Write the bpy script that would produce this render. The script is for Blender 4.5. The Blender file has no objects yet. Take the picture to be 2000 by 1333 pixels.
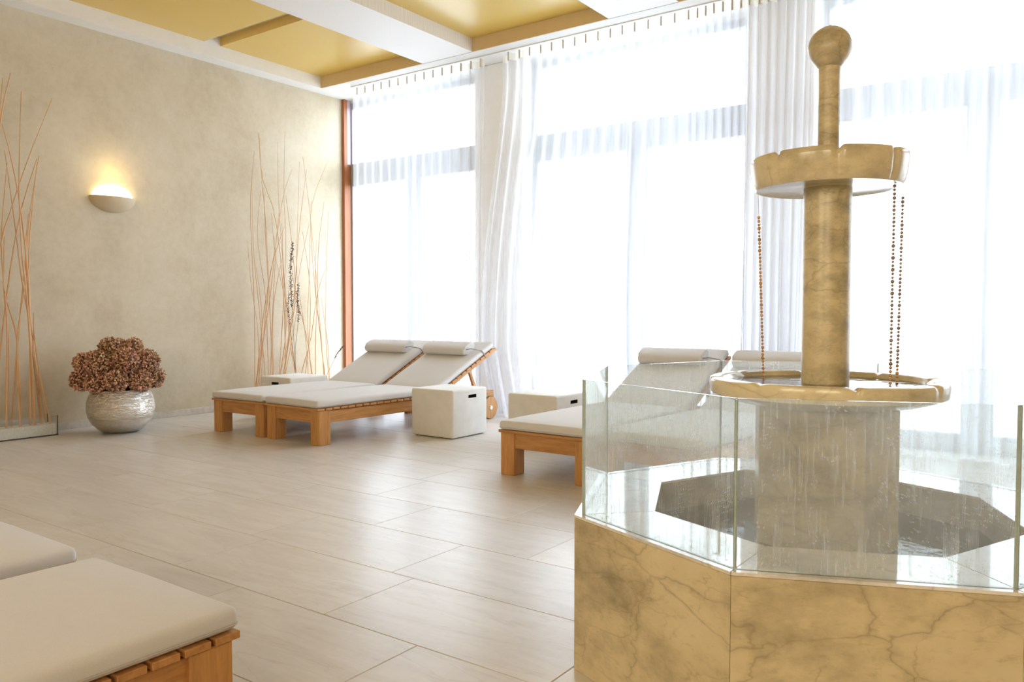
import bpy, bmesh, math, random
from mathutils import Vector, Matrix, noise
random.seed(7)
R = random.Random(11)
PI = math.pi
scene = bpy.context.scene
COL = scene.collection

# ------------------------------------------------------------------ camera
cam_d = bpy.data.cameras.new('camera'); cam = bpy.data.objects.new('camera', cam_d); COL.objects.link(cam)
cam_d.sensor_width = 36.0; cam_d.lens = 1559.4 / 2000 * 36
cam.location = (0, 0, 1.15)
cam.rotation_euler = (math.radians(90 - 2.202), 0, math.radians(35.755))
cam_d.clip_start = 0.05; cam_d.clip_end = 200
scene.camera = cam

# ------------------------------------------------------------------ sky and exposure
world = bpy.data.worlds.new('sky'); scene.world = world; world.use_nodes = True
bg = world.node_tree.nodes['Background']
bg.inputs[0].default_value = (0.80, 0.90, 1.0, 1); bg.inputs[1].default_value = 7.6
vs = scene.view_settings
vs.view_transform = 'Standard'; vs.look = 'None'; vs.gamma = 1; vs.exposure = 0.38; vs.use_curve_mapping = False
cy = scene.cycles
cy.max_bounces = 10; cy.diffuse_bounces = 5; cy.glossy_bounces = 4; cy.transmission_bounces = 8
cy.transparent_max_bounces = 32; cy.sample_clamp_indirect = 8; cy.caustics_reflective = False; cy.caustics_refractive = False

def area(name, loc, rot, sx, sy, power, color, portal=False):
    d = bpy.data.lights.new(name, 'AREA'); d.shape = 'RECTANGLE'; d.size = sx; d.size_y = sy
    d.energy = power; d.color = color
    if portal: d.cycles.is_portal = True
    o = bpy.data.objects.new(name, d); COL.objects.link(o); o.location = loc; o.rotation_euler = rot
    return o
# sky portals in the window openings (no light of their own)
for i, (x0, x1) in enumerate([(-7.95, -5.73), (-5.05, -2.57), (-1.96, 0.52), (1.12, 3.6)]):
    area('sky_portal', ((x0 + x1) / 2, 7.62, 2.0), (math.radians(-90), 0, 0), x1 - x0, 3.7, 10, (1, 1, 1), True)
# warm wall lamps of the rest of the room, behind the camera
for x, y in [(-2.4, -3.85), (1.4, -3.85)]:
    area('wall_lamp_light', (x, y, 2.3), (math.radians(88), 0, 0), 2.6, 1.5, 80, (1.0, 0.86, 0.62))

# ------------------------------------------------------------------ material helpers
class NT:
    def __init__(s, name):
        s.m = bpy.data.materials.new(name); s.m.use_nodes = True
        s.t = s.m.node_tree; s.n = s.t.nodes; s.n.clear()
        s.out = s.n.new('ShaderNodeOutputMaterial')
    def node(s, typ, **kw):
        nd = s.n.new('ShaderNode' + typ)
        for k, v in kw.items():
            if k.startswith('i_'):
                key = k[2:]
                key = int(key) if key.isdigit() else key.replace('_', ' ')
                nd.inputs[key].default_value = v
            else: setattr(nd, k, v)
        return nd
    def link(s, a, b): s.t.links.new(a, b)
    def coords(s, scale=(1, 1, 1), rnd=0.0, kind='Object'):
        tc = s.node('TexCoord'); mp = s.node('Mapping'); mp.inputs['Scale'].default_value = scale
        src = tc.outputs[kind]
        if rnd:
            oi = s.node('ObjectInfo'); ml = s.node('VectorMath', operation='SCALE'); cb = s.node('CombineXYZ')
            s.link(oi.outputs['Random'], cb.inputs[0]); s.link(oi.outputs['Random'], cb.inputs[1]); s.link(oi.outputs['Random'], cb.inputs[2])
            s.link(cb.outputs[0], ml.inputs[0]); ml.inputs['Scale'].default_value = rnd
            ad = s.node('VectorMath', operation='ADD'); s.link(src, ad.inputs[0]); s.link(ml.outputs[0], ad.inputs[1]); src = ad.outputs[0]
        s.link(src, mp.inputs['Vector']); return mp.outputs[0]
    def noise(s, vec, scale, detail=4, rough=.55, dist=0.0):
        n = s.node('TexNoise'); n.inputs['Scale'].default_value = scale; n.inputs['Detail'].default_value = detail
        n.inputs['Roughness'].default_value = rough; n.inputs['Distortion'].default_value = dist
        s.link(vec, n.inputs['Vector']); return n.outputs['Fac']
    def ramp(s, fac, stops):
        r = s.node('ValToRGB'); e = r.color_ramp.elements
        while len(e) < len(stops): e.new(.5)
        for k, (p, c) in enumerate(stops):
            e[k].position = p; e[k].color = (*c, 1) if isinstance(c, tuple) else (c, c, c, 1)
        s.link(fac, r.inputs[0]); return r.outputs[0]
    def mix(s, fac, a, b, mode='MIX'):
        m = s.node('MixRGB', blend_type=mode)
        for k, v in ((0, fac), (1, a), (2, b)):
            if isinstance(v, (int, float)): m.inputs[k].default_value = v
            elif isinstance(v, tuple): m.inputs[k].default_value = (*v, 1)
            else: s.link(v, m.inputs[k])
        return m.outputs[0]
    def math(s, op, a, b=0.0, clamp=False):
        m = s.node('Math', operation=op); m.use_clamp = clamp
        for k, v in ((0, a), (1, b)):
            if isinstance(v, (int, float)): m.inputs[k].default_value = v
            else: s.link(v, m.inputs[k])
        return m.outputs[0]
    def bsdf(s, color, rough=.5, metal=0., spec=.5, bump=None, bstr=.2, bdist=.01, **kw):
        p = s.node('BsdfPrincipled')
        for k, v in (('Base Color', color), ('Roughness', rough), ('Metallic', metal), ('Specular IOR Level', spec)):
            if isinstance(v, tuple): p.inputs[k].default_value = (*v, 1)
            elif isinstance(v, (int, float)): p.inputs[k].default_value = v
            else: s.link(v, p.inputs[k])
        for k, v in kw.items(): p.inputs[k.replace('_', ' ')].default_value = v
        if bump is not None:
            b = s.node('Bump'); b.inputs['Strength'].default_value = bstr; b.inputs['Distance'].default_value = bdist
            s.link(bump, b.inputs['Height']); s.link(b.outputs[0], p.inputs['Normal'])
        return p
    def done(s, shader):
        s.link(shader.outputs[0] if hasattr(shader, 'outputs') else shader, s.out.inputs[0]); return s.m

def mat_plain(name, color, rough=.5, metal=0., spec=.5, nscale=30, var=.06, bstr=.1, bdist=.004):
    t = NT(name); v = t.coords()
    n = t.noise(v, nscale, 5)
    c = t.ramp(n, [(.3, tuple(x * (1 - var) for x in color)), (.7, tuple(min(1, x * (1 + var)) for x in color))])
    return t.done(t.bsdf(c, rough, metal, spec, n, bstr, bdist))

def mat_stucco(name, c0, c1, c2):
    t = NT(name); v = t.coords((1, 1, 1))
    a = t.noise(v, 1.6, 8, .6, .3); b = t.noise(v, 14, 6, .7)
    m = t.mix(.35, a, b)
    c = t.ramp(m, [(.33, c0), (.5, c1), (.68, c2)])
    return t.done(t.bsdf(c, .62, 0, .35, b, .12, .004))

def mat_tile():
    t = NT('limestone_tile'); v = t.coords((.55, 3.2, 1), 37.0); v2 = t.coords((1, 1, 1), 37.0)
    a = t.noise(v, 3.0, 8, .62, 1.2); b = t.noise(v2, 26, 5, .7); d = t.noise(v, 1.1, 4, .5, 2.2)
    c = t.ramp(t.mix(.25, a, b), [(.28, (.58, .53, .485)), (.5, (.67, .635, .60)), (.72, (.74, .71, .685))])
    vein = t.math('ABSOLUTE', t.math('SUBTRACT', d, .5))
    vr = t.ramp(vein, [(0.0, 1.0), (.012, 0.0)])
    c = t.mix(t.math('MULTIPLY', vr, .22), c, (.40, .32, .24))
    oi = t.node('ObjectInfo'); c = t.mix(.5, c, t.ramp(oi.outputs['Random'], [(0, .84), (1, 1.0)]), 'MULTIPLY')
    rr = t.ramp(b, [(.3, .28), (.7, .34)])
    return t.done(t.bsdf(c, rr, 0, .42, a, .03, .002))

def mat_marble(name, base, light, dark, rough=.32, rnd=9.0, coat=0.0, scale=1.0):
    t = NT(name); v0 = t.coords((scale,) * 3, rnd)
    rot = t.node('Mapping'); rot.inputs['Rotation'].default_value = (.5, .75, .3); rot.inputs['Scale'].default_value = (1.0, 1.0, 2.1); t.link(v0, rot.inputs[0]); v = rot.outputs[0]
    warp = t.node('TexNoise'); warp.inputs['Scale'].default_value = 1.6; warp.inputs['Detail'].default_value = 5; warp.inputs['Roughness'].default_value = .6
    t.link(v, warp.inputs['Vector'])
    wv = t.node('VectorMath', operation='MULTIPLY_ADD'); t.link(warp.outputs['Color'], wv.inputs[0])
    wv.inputs[1].default_value = (.42, .42, .42); t.link(v, wv.inputs[2])
    def crack(scale, wid, amt):
        vo = t.node('TexVoronoi', feature='DISTANCE_TO_EDGE'); vo.inputs['Scale'].default_value = scale; t.link(wv.outputs[0], vo.inputs['Vector'])
        return t.ramp(vo.outputs['Distance'], [(0, amt), (wid, amt * .35), (wid * 4, 0.0)])
    n3 = t.noise(v, 2.4, 9, .66); n4 = t.noise(v, 26, 5, .65); n5 = t.noise(v0, 5.5, 7, .7)
    c = t.ramp(t.mix(.35, n3, n5), [(.35, tuple(b * .50 for b in base)), (.44, tuple(b * .74 for b in base)), (.53, base), (.66, light)])
    g1 = t.ramp(t.noise(v0, 2.0, 4), [(.40, 0.0), (.56, 1.0)]); g2 = t.ramp(t.noise(v, 3.1, 4), [(.46, 0.0), (.62, 1.0)])
    c = t.mix(t.math('MULTIPLY', crack(2.2, .010, .58), g1), c, dark)
    c = t.mix(t.math('MULTIPLY', crack(5.2, .010, .5), g2), c, dark)
    c = t.mix(t.math('MULTIPLY', t.ramp(n4, [(.56, 0.0), (.72, 1.0)]), .30), c, dark)
    return t.done(t.bsdf(c, rough, 0, .5, n4, .03, .002, Coat_Weight=coat, Coat_Roughness=.04))

def mat_wood(name, c0, c1, c2, scale=(18, 1.6, 18), rough=.42):
    t = NT(name); v = t.coords(scale, 23.0)
    a = t.noise(v, 1.6, 7, .6, .9); b = t.noise(v, 7, 5, .7)
    m = t.mix(.35, a, b)
    c = t.ramp(m, [(.30, c0), (.5, c1), (.70, c2)])
    oi = t.node('ObjectInfo'); c = t.mix(.6, c, t.ramp(oi.outputs['Random'], [(0, .82), (1, 1.0)]), 'MULTIPLY')
    return t.done(t.bsdf(c, rough, 0, .4, m, .12, .002))

def mat_fabric(name, color, rough=.9):
    t = NT(name); v = t.coords()
    w = t.noise(v, 420, 2, .6); n = t.noise(v, 5, 4)
    c = t.mix(.5, t.ramp(w, [(.35, tuple(x * .88 for x in color)), (.65, color)]), t.ramp(n, [(.3, tuple(x * .95 for x in color)), (.7, color)]))
    hb = t.mix(.5, w, n)
    return t.done(t.bsdf(c, rough, 0, .2, hb, .15, .004, Sheen_Weight=.15))

def mat_curtain(name, open_=.5, col=(.84, .855, .90)):
    t = NT(name)
    lw = t.node('LayerWeight'); lw.inputs[0].default_value = .35
    fac = t.ramp(lw.outputs['Facing'], [(0.0, open_), (.9, .06)])
    v = t.coords((1, 1, .05)); n = t.noise(v, 60, 3)
    fac = t.math('MULTIPLY', fac, t.ramp(n, [(.3, .85), (.7, 1.0)]))
    tr = t.node('BsdfTransparent'); tr.inputs[0].default_value = (1, 1, 1, 1)
    tl = t.node('BsdfTranslucent'); tl.inputs[0].default_value = (*col, 1)
    df = t.node('BsdfDiffuse'); df.inputs[0].default_value = (*col, 1)
    m1 = t.node('MixShader'); m1.inputs[0].default_value = .42; t.link(tl.outputs[0], m1.inputs[1]); t.link(df.outputs[0], m1.inputs[2])
    m2 = t.node('MixShader'); t.link(fac, m2.inputs[0]); t.link(m1.outputs[0], m2.inputs[1]); t.link(tr.outputs[0], m2.inputs[2])
    return t.done(m2)

def mat_glass(name, tint=(.93, .97, .96), streaks=False, refl=1.0):
    t = NT(name)
    fr = t.node('Fresnel'); ge = t.node('NewGeometry')
    t.link(t.math('ADD', 1.45, t.math('MULTIPLY', ge.outputs['Backfacing'], 1 / 1.45 - 1.45)), fr.inputs[0])
    tr = t.node('BsdfTransparent'); tr.inputs[0].default_value = (*tint, 1)
    gl = t.node('BsdfGlossy'); gl.inputs[0].default_value = (1, 1, 1, 1); gl.inputs['Roughness'].default_value = .01
    m = t.node('MixShader'); t.link(t.math('MULTIPLY', fr.outputs[0], refl, True), m.inputs[0]); t.link(tr.outputs[0], m.inputs[1]); t.link(gl.outputs[0], m.inputs[2])
    if not streaks: return t.done(m)
    uv = t.coords((1, 1, 1), 0, 'UV')
    oi = t.node('ObjectInfo'); cb = t.node('CombineXYZ'); t.link(t.math('MULTIPLY', oi.outputs['Random'], 31.0), cb.inputs[0])
    ad = t.node('VectorMath', operation='ADD'); t.link(uv, ad.inputs[0]); t.link(cb.outputs[0], ad.inputs[1])
    mp = t.node('Mapping'); mp.inputs['Scale'].default_value = (150, 6.0, 1); t.link(ad.outputs[0], mp.inputs[0])
    s1 = t.ramp(t.noise(mp.outputs[0], 1.0, 5, .65), [(.52, 0.0), (.68, 1.0)])
    vo = t.node('TexVoronoi'); vo.inputs['Scale'].default_value = 150; t.link(ad.outputs[0], vo.inputs['Vector'])
    gate = t.ramp(t.noise(ad.outputs[0], 9, 4, .7), [(.46, 0.0), (.66, 1.0)])
    s2 = t.math('MULTIPLY', t.ramp(vo.outputs['Distance'], [(.22, 1.0), (.34, 0.0)]), gate)
    haze = t.ramp(t.noise(ad.outputs[0], 3.5, 3), [(.3, .09), (.7, .22)])
    msk = t.math('ADD', t.math('ADD', t.math('MULTIPLY', t.math('MULTIPLY', s1, t.ramp(t.noise(ad.outputs[0], 4.5, 3), [(.35, .25), (.65, 1.0)])), .30), t.math('MULTIPLY', s2, .28)), haze, True)
    tl = t.node('BsdfTranslucent'); tl.inputs[0].default_value = (.95, .97, 1, 1)
    df = t.node('BsdfPrincipled'); df.inputs['Base Color'].default_value = (.85, .9, .92, 1); df.inputs['Roughness'].default_value = .15
    md = t.node('MixShader'); md.inputs[0].default_value = .3; t.link(tl.outputs[0], md.inputs[1]); t.link(df.outputs[0], md.inputs[2])
    m3 = t.node('MixShader'); t.link(msk, m3.inputs[0]); t.link(m.outputs[0], m3.inputs[1]); t.link(md.outputs[0], m3.inputs[2])
    return t.done(m3)

def mat_water(name, tint):
    t = NT(name); v = t.coords(); n = t.noise(v, 22, 3, .5, .5)
    b = t.node('Bump'); b.inputs['Strength'].default_value = .25; b.inputs['Distance'].default_value = .01; t.link(n, b.inputs['Height'])
    fr = t.node('Fresnel'); fr.inputs[0].default_value = 1.33; t.link(b.outputs[0], fr.inputs['Normal'])
    tr = t.node('BsdfTransparent'); tr.inputs[0].default_value = (*tint, 1)
    gl = t.node('BsdfGlossy'); gl.inputs['Roughness'].default_value = .02; t.link(b.outputs[0], gl.inputs['Normal'])
    m = t.node('MixShader'); t.link(fr.outputs[0], m.inputs[0]); t.link(tr.outputs[0], m.inputs[1]); t.link(gl.outputs[0], m.inputs[2])
    return t.done(m)

def mat_perforated(name, base, hole_c, rough, spec):
    t = NT(name); v = t.coords((55, 55, 55))
    sp = t.node('SeparateXYZ'); t.link(v, sp.inputs[0])
    def dist(o): return t.math('POWER', t.math('SUBTRACT', t.math('FRACT', o), .5), 2.0)
    d = t.math('ADD', dist(sp.outputs[0]), dist(sp.outputs[1]))
    hole = t.ramp(d, [(.035, 1.0), (.06, 0.0)])
    c = t.mix(t.math('MULTIPLY', hole, .35), base, hole_c)
    return t.done(t.bsdf(c, rough, 0, spec))

def mat_floret():
    t = NT('dried_hydrangea_petal'); v = t.coords((1, 1, 1), 5.0)
    at = t.node('Attribute'); at.attribute_name = 'tone'; a = t.noise(v, 12, 3)
    c = t.ramp(a, [(.36, (.46, .33, .17)), (.46, (.52, .35, .25)), (.56, (.62, .38, .34)), (.66, (.50, .41, .25))])
    c = t.mix(1.0, c, t.ramp(at.outputs['Fac'], [(0, (.30, .24, .20)), (.35, (.95, .88, .82)), (.75, (1.3, 1.25, 1.2)), (1, (1.9, 1.9, 1.85))]), 'MULTIPLY')  # floret colour variation, with petal highlights and shaded gaps painted into the tone
    oi = t.node('ObjectInfo'); c = t.mix(.8, c, t.ramp(oi.outputs['Random'], [(0, (.85, .80, .66)), (.5, (1.0, .95, .90)), (1, (1.05, .88, .88))]), 'MULTIPLY')
    return t.done(t.bsdf(c, .75, 0, .2))

def mat_hammered():
    t = NT('hammered_silver'); v = t.coords((1, 1, 2.6))
    n = t.noise(v, 15, 4, .6, 1.5); g = t.node('SeparateXYZ'); t.link(t.coords(), g.inputs[0])
    top = t.ramp(g.outputs[2], [(.13, .10), (.19, 1.0)])
    h = t.math('MULTIPLY', n, top)
    c = t.ramp(n, [(.3, (.74, .69, .63)), (.7, (.90, .86, .80))])
    rr = t.ramp(g.outputs[2], [(.12, .34), (.20, .10)])
    return t.done(t.bsdf(c, rr, 1.0, .5, h, .9, .03))

def mat_emit(name, color, strength):
    t = NT(name); e = t.node('Emission'); e.inputs[0].default_value = (*color, 1); e.inputs[1].default_value = strength
    return t.done(e)

M = {}
M['wall'] = mat_stucco('ochre_stucco', (.53, .445, .31), (.62, .54, .405), (.69, .615, .49))
M['white'] = mat_plain('white_plaster', (.84, .835, .83), .6, nscale=12, var=.02)
M['perf'] = mat_perforated('perforated_white_board', (.86, .84, .83), (.45, .43, .42), .5, .4)
M['gold'] = mat_perforated('perforated_golden_board', (.72, .49, .11), (.34, .22, .06), .28, .8)
M['ochre'] = mat_plain('ochre_paint', (.72, .56, .33), .55, nscale=8, var=.02)
M['pillar'] = mat_plain('cream_pillar_plaster', (.86, .83, .79), .6, nscale=10, var=.02)
M['grout'] = mat_plain('brown_grout', (.36, .29, .22), .9)
M['tile'] = mat_tile()
M['base'] = mat_plain('pale_stone_skirting', (.62, .57, .51), .4, nscale=20, var=.12)
M['frame'] = mat_plain('grey_window_paint', (.36, .37, .40), .5)
M['trim'] = mat_wood('red_brown_wood', (.26, .085, .03), (.36, .13, .05), (.44, .17, .07), (14, 14, 1.2))
M['mauve'] = mat_plain('mauve_window_paint', (.55, .43, .50), .4)
M['pane'] = mat_glass('window_glass', (.97, .98, .98))
M['fglass'] = mat_glass('wet_fountain_glass', (.955, .978, .975), True, 1.0)
M['gedge'] = mat_plain('green_glass_edge', (.48, .56, .50), .15, var=.1)
M['tglass'] = mat_glass('trough_glass', (.955, .965, .955))
M['curtain'] = mat_curtain('sheer_white_voile', .62)
M['tape'] = mat_curtain('curtain_header_tape', .12, (.93, .90, .84))
M['hook'] = mat_plain('beige_pleat_stitching', (.55, .49, .42), .8)
M['marble'] = mat_marble('veined_cream_marble', (.63, .525, .32), (.69, .59, .38), (.24, .185, .105))
M['shaft'] = mat_marble('veined_shaft_marble', (.66, .56, .35), (.72, .62, .42), (.24, .185, .11), scale=2.3)
M['ledge'] = mat_marble('wet_pale_marble', (.76, .72, .66), (.82, .79, .74), (.40, .33, .25), .08, 9.0, 1.0)
M['basin'] = mat_marble('shade_darkened_wet_basin_marble', (.46, .41, .33), (.55, .50, .42), (.18, .17, .14), .12)  # wet marble, its base colour darkened to paint in the shade inside the basin
M['rim'] = mat_marble('wet_bowl_marble', (.70, .60, .385), (.76, .67, .47), (.40, .30, .18), .20, 9.0, .15)
M['water'] = mat_water('clear_water', (.62, .72, .68)); M['shallow'] = mat_water('shallow_water', (.93, .96, .95))
M['wood'] = mat_wood('honey_teak', (.34, .15, .045), (.54, .26, .085), (.66, .35, .135))
M['woodx'] = mat_wood('honey_teak_cross', (.34, .15, .045), (.54, .26, .085), (.66, .35, .135), (1.6, 18, 18))
M['woodz'] = mat_wood('honey_teak_upright', (.36, .16, .05), (.56, .275, .09), (.68, .36, .14), (18, 18, 1.6))
M['fabric'] = mat_fabric('oatmeal_canvas', (.68, .665, .66))
M['piping'] = mat_fabric('oatmeal_piping', (.56, .50, .45))
M['cord'] = mat_fabric('grey_strap', (.38, .35, .33))
M['rubber'] = mat_plain('dark_rubber', (.05, .045, .04), .6)
M['metal'] = mat_plain('brushed_steel', (.70, .66, .58), .3, 1.0)
M['cube'] = mat_plain('grey_beige_plaster', (.76, .75, .725), .65, nscale=9, var=.05)
M['void'] = mat_plain('dark_slot', (.02, .02, .02), .9)
M['silver'] = mat_hammered()
M['petal'] = mat_floret()
M['stem'] = mat_plain('dry_stem', (.16, .10, .05), .9)
M['reed'] = mat_wood('orange_willow', (.58, .32, .15), (.74, .46, .25), (.82, .56, .33), (40, 40, 2.5), .55)
M['spike'] = mat_plain('dark_seed_head', (.12, .065, .045), .9, nscale=90, var=.5)
M['gravel'] = mat_plain('pale_sand', (.80, .78, .74), .8, nscale=60, var=.12, bstr=.4)
M['black'] = mat_plain('black_edge', (.03, .025, .02), .4)
M['bead'] = mat_plain('amber_bead', (.60, .33, .12), .18, .35, nscale=120, var=.4)
M['beadg'] = mat_plain('brown_silver_bead', (.36, .27, .22), .2, .55, nscale=120, var=.4)
M['sconce'] = mat_plain('sconce_plaster', (.60, .49, .33), .6, nscale=9, var=.03)
M['glow'] = mat_emit('lit_frosted_glass', (1.0, .84, .50), 5.5)
M['ground'] = mat_plain('terrace_stone', (.62, .62, .60), .8)
M['back'] = mat_plain('warm_wall_paint', (.62, .47, .26), .7)

# ------------------------------------------------------------------ object helpers
def me_obj(name, verts, faces, mat, parent=None, smooth=False, uvs=None, mats=None, fm=None):
    me = bpy.data.meshes.new(name); me.from_pydata([tuple(v) for v in verts], [], faces)
    for m in (mats or [mat]): me.materials.append(m)
    if smooth: me.shade_smooth()
    if fm:
        for p, k in zip(me.polygons, fm): p.material_index = k
    if uvs:
        ul = me.uv_layers.new(name='UVMap')
        for lp in me.loops: ul.data[lp.index].uv = uvs[lp.vertex_index]
    me.update()
    return mk(name, me, parent)
def mk(name, me, parent=None, loc=None):
    o = bpy.data.objects.new(name, me); COL.objects.link(o)
    if parent is not None: o.parent = parent
    if loc is not None: o.location = loc
    return o
def bm_obj(name, bm, mat, parent=None, smooth=False, loc=None):
    bmesh.ops.recalc_face_normals(bm, faces=bm.faces)
    me = bpy.data.meshes.new(name); bm.to_mesh(me); bm.free(); me.materials.append(mat)
    if smooth: me.shade_smooth()
    return mk(name, me, parent, loc)
def smooth_by_angle(o, deg=40):
    me = o.data; me.shade_smooth()
    bm = bmesh.new(); bm.from_mesh(me)
    for e in bm.edges:
        if len(e.link_faces) == 2 and e.calc_face_angle(0) > math.radians(deg): e.smooth = False
    bm.to_mesh(me); bm.free(); return o
def empty(name, loc, rz=0):
    o = bpy.data.objects.new(name, None); COL.objects.link(o); o.location = loc; o.rotation_euler = (0, 0, rz)
    o.empty_display_size = .1; return o
def tag(o, label, cat, group=None, kind=None):
    o['label'] = label
    if cat: o['category'] = cat
    if group: o['group'] = group
    if kind: o['kind'] = kind
    return o
def struct(o, label=None):
    o['kind'] = 'structure'
    if label: o['label'] = label
    return o
def box_bm(bm, x0, x1, y0, y1, z0, z1, bev=0, seg=1, mtx=None):
    vs = [bm.verts.new(p) for p in ((x0, y0, z0), (x1, y0, z0), (x1, y1, z0), (x0, y1, z0), (x0, y0, z1), (x1, y0, z1), (x1, y1, z1), (x0, y1, z1))]
    fs = [bm.faces.new([vs[i] for i in f]) for f in ((0, 3, 2, 1), (4, 5, 6, 7), (0, 1, 5, 4), (1, 2, 6, 5), (2, 3, 7, 6), (3, 0, 4, 7))]
    if bev:
        es = list({e for f in fs for e in f.edges})
        r = bmesh.ops.bevel(bm, geom=es, offset=bev, segments=seg, affect='EDGES', profile=.5)
        vs = list({v for f in r['faces'] for v in f.verts} | {v for v in vs if v.is_valid})
    if mtx is not None: bmesh.ops.transform(bm, matrix=mtx, verts=[v for v in vs if v.is_valid])
    return vs
def box(name, x0, x1, y0, y1, z0, z1, mat, parent=None, bev=0, seg=1, mtx=None):
    bm = bmesh.new(); box_bm(bm, x0, x1, y0, y1, z0, z1, bev, seg)
    if mtx is not None: bmesh.ops.transform(bm, matrix=mtx, verts=bm.verts)
    o = bm_obj(name, bm, mat, parent)
    if seg > 1: smooth_by_angle(o, 35)
    return o
def lathe(name, prof, n, mat, parent=None, mod=None, close=False, loc=None, deg=35):
    vs, fs = [], []
    m = len(prof)
    for i in range(n):
        a = 2 * PI * i / n
        for r, z in prof:
            rr, zz = (r, z) if mod is None else mod(r, z, a)
            vs.append((rr * math.cos(a), rr * math.sin(a), zz))
    for i in range(n):
        j = (i + 1) % n
        for k in range(m if close else m - 1):
            l = (k + 1) % m
            fs.append((i * m + k, j * m + k, j * m + l, i * m + l))
    if not close:
        if prof[0][0] > 1e-5: fs.append(tuple(i * m for i in range(n))[::-1])
        if prof[-1][0] > 1e-5: fs.append(tuple(i * m + m - 1 for i in range(n)))
    bm = bmesh.new(); bv = [bm.verts.new(v) for v in vs]
    for f in fs: bm.faces.new([bv[i] for i in f])
    bmesh.ops.remove_doubles(bm, verts=bm.verts, dist=1e-5)
    bmesh.ops.dissolve_degenerate(bm, edges=bm.edges, dist=1e-6)
    o = bm_obj(name, bm, mat, parent, loc=loc)
    return smooth_by_angle(o, deg)
def tube_bm(bm, pts, rads, n=6):
    pts = [Vector(p) for p in pts]; rings = []
    for i, p in enumerate(pts):
        t = (pts[min(i + 1, len(pts) - 1)] - pts[max(i - 1, 0)]).normalized()
        up = Vector((0, 0, 1)) if abs(t.z) < .9 else Vector((1, 0, 0))
        a = t.cross(up).normalized(); b = t.cross(a)
        r = rads[i] if isinstance(rads, (list, tuple)) else rads
        rings.append([bm.verts.new(p + a * r * math.cos(2 * PI * k / n) + b * r * math.sin(2 * PI * k / n)) for k in range(n)])
    for i in range(len(rings) - 1):
        for k in range(n): bm.faces.new((rings[i][k], rings[i][(k + 1) % n], rings[i + 1][(k + 1) % n], rings[i + 1][k]))
    bm.faces.new(rings[0][::-1]); bm.faces.new(rings[-1])
def extrude_profile(name, pts, x0, x1, mat, parent, bev=0, seg=2, mtx=None, smooth=True):
    """closed profile in the (y,z) plane swept along x"""
    bm = bmesh.new()
    a = [bm.verts.new((x0, y, z)) for y, z in pts]; b = [bm.verts.new((x1, y, z)) for y, z in pts]
    n = len(pts)
    for i in range(n): bm.faces.new((a[i], a[(i + 1) % n], b[(i + 1) % n], b[i]))
    f1 = bm.faces.new(a[::-1]); f2 = bm.faces.new(b)
    if bev:
        es = list(f1.edges) + list(f2.edges)
        bmesh.ops.bevel(bm, geom=es, offset=bev, segments=seg, affect='EDGES', profile=.5)
    if mtx is not None: bmesh.ops.transform(bm, matrix=mtx, verts=bm.verts)
    o = bm_obj(name, bm, mat, parent)
    if smooth: smooth_by_angle(o, 40)
    return o
def copy_tree(o, parent=None):
    c = o.copy(); COL.objects.link(c)
    if parent is not None: c.parent = parent
    for ch in list(o.children): copy_tree(ch, c)
    return c

# ================================================================== THE ROOM
XL, YW, YT, ZS, ZC = -8.0, 7.4, 6.955, 3.91, 4.05
XR, YB = 5.0, -4.0
floor = struct(box('floor', XL - .2, XR, YB, YW + .3, -.2, -.012, M['grout']), 'floor of large pale beige limestone tiles laid in staggered rows')
rows = {3: -1.84, 4: -2.32, 5: -2.453, 6: -2.08, 7: -2.58, 8: -3.66}
tile_mesh = {}
def tile_me(w, d):
    k = (round(w, 3), round(d, 3))
    if k not in tile_mesh:
        bm = bmesh.new(); c = .0018
        lo = [bm.verts.new(p) for p in ((0, 0, -.012), (w, 0, -.012), (w, d, -.012), (0, d, -.012))]
        mi = [bm.verts.new(p) for p in ((0, 0, -.002), (w, 0, -.002), (w, d, -.002), (0, d, -.002))]
        hi = [bm.verts.new(p) for p in ((c, c, 0), (w - c, c, 0), (w - c, d - c, 0), (c, d - c, 0))]
        for A, B in ((lo, mi), (mi, hi)):
            for i in range(4): bm.faces.new((A[i], A[(i + 1) % 4], B[(i + 1) % 4], B[i]))
        bm.faces.new(hi)
        me = bpy.data.meshes.new('tile'); bm.normal_update(); bm.to_mesh(me); bm.free(); me.materials.append(M['tile']); tile_mesh[k] = me
    return tile_mesh[k]
g = .002
for k in range(-1, 15):
    y0, y1 = k * .5, min(k * .5 + .5, 7.28)
    off = rows.get(k, R.random() - 6)
    x = off - math.floor(off - XL) - 0.0
    edges = [XL + .001]
    s = XL + ((off - XL) % 1.0)
    if s - XL < .05: s += 1
    while s < 2.0: edges.append(s); s += 1
    edges.append(min(s, 3.0))
    for a, b in zip(edges, edges[1:]):
        mk('tile', tile_me(b - a - g, y1 - y0 - g), floor, (a + g / 2, y0 + g / 2, 0))

wl = struct(box('wall_left', XL - .2, XL, YB, 7.28, -.2, 4.4, M['wall']), 'tall ochre stucco wall with soft mottled brush texture')
struct(box('baseboard_left', XL, XL + .015, YB, 7.27, 0, .068, M['base'], bev=.003), 'low pale stone skirting along the ochre wall')
struct(box('wall_back', XL, XR, YB - .2, YB, -.2, 4.4, M['back']))
struct(box('wall_right', XR, XR + .2, YB, YW + .3, -.2, 4.4, M['back']))

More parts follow.
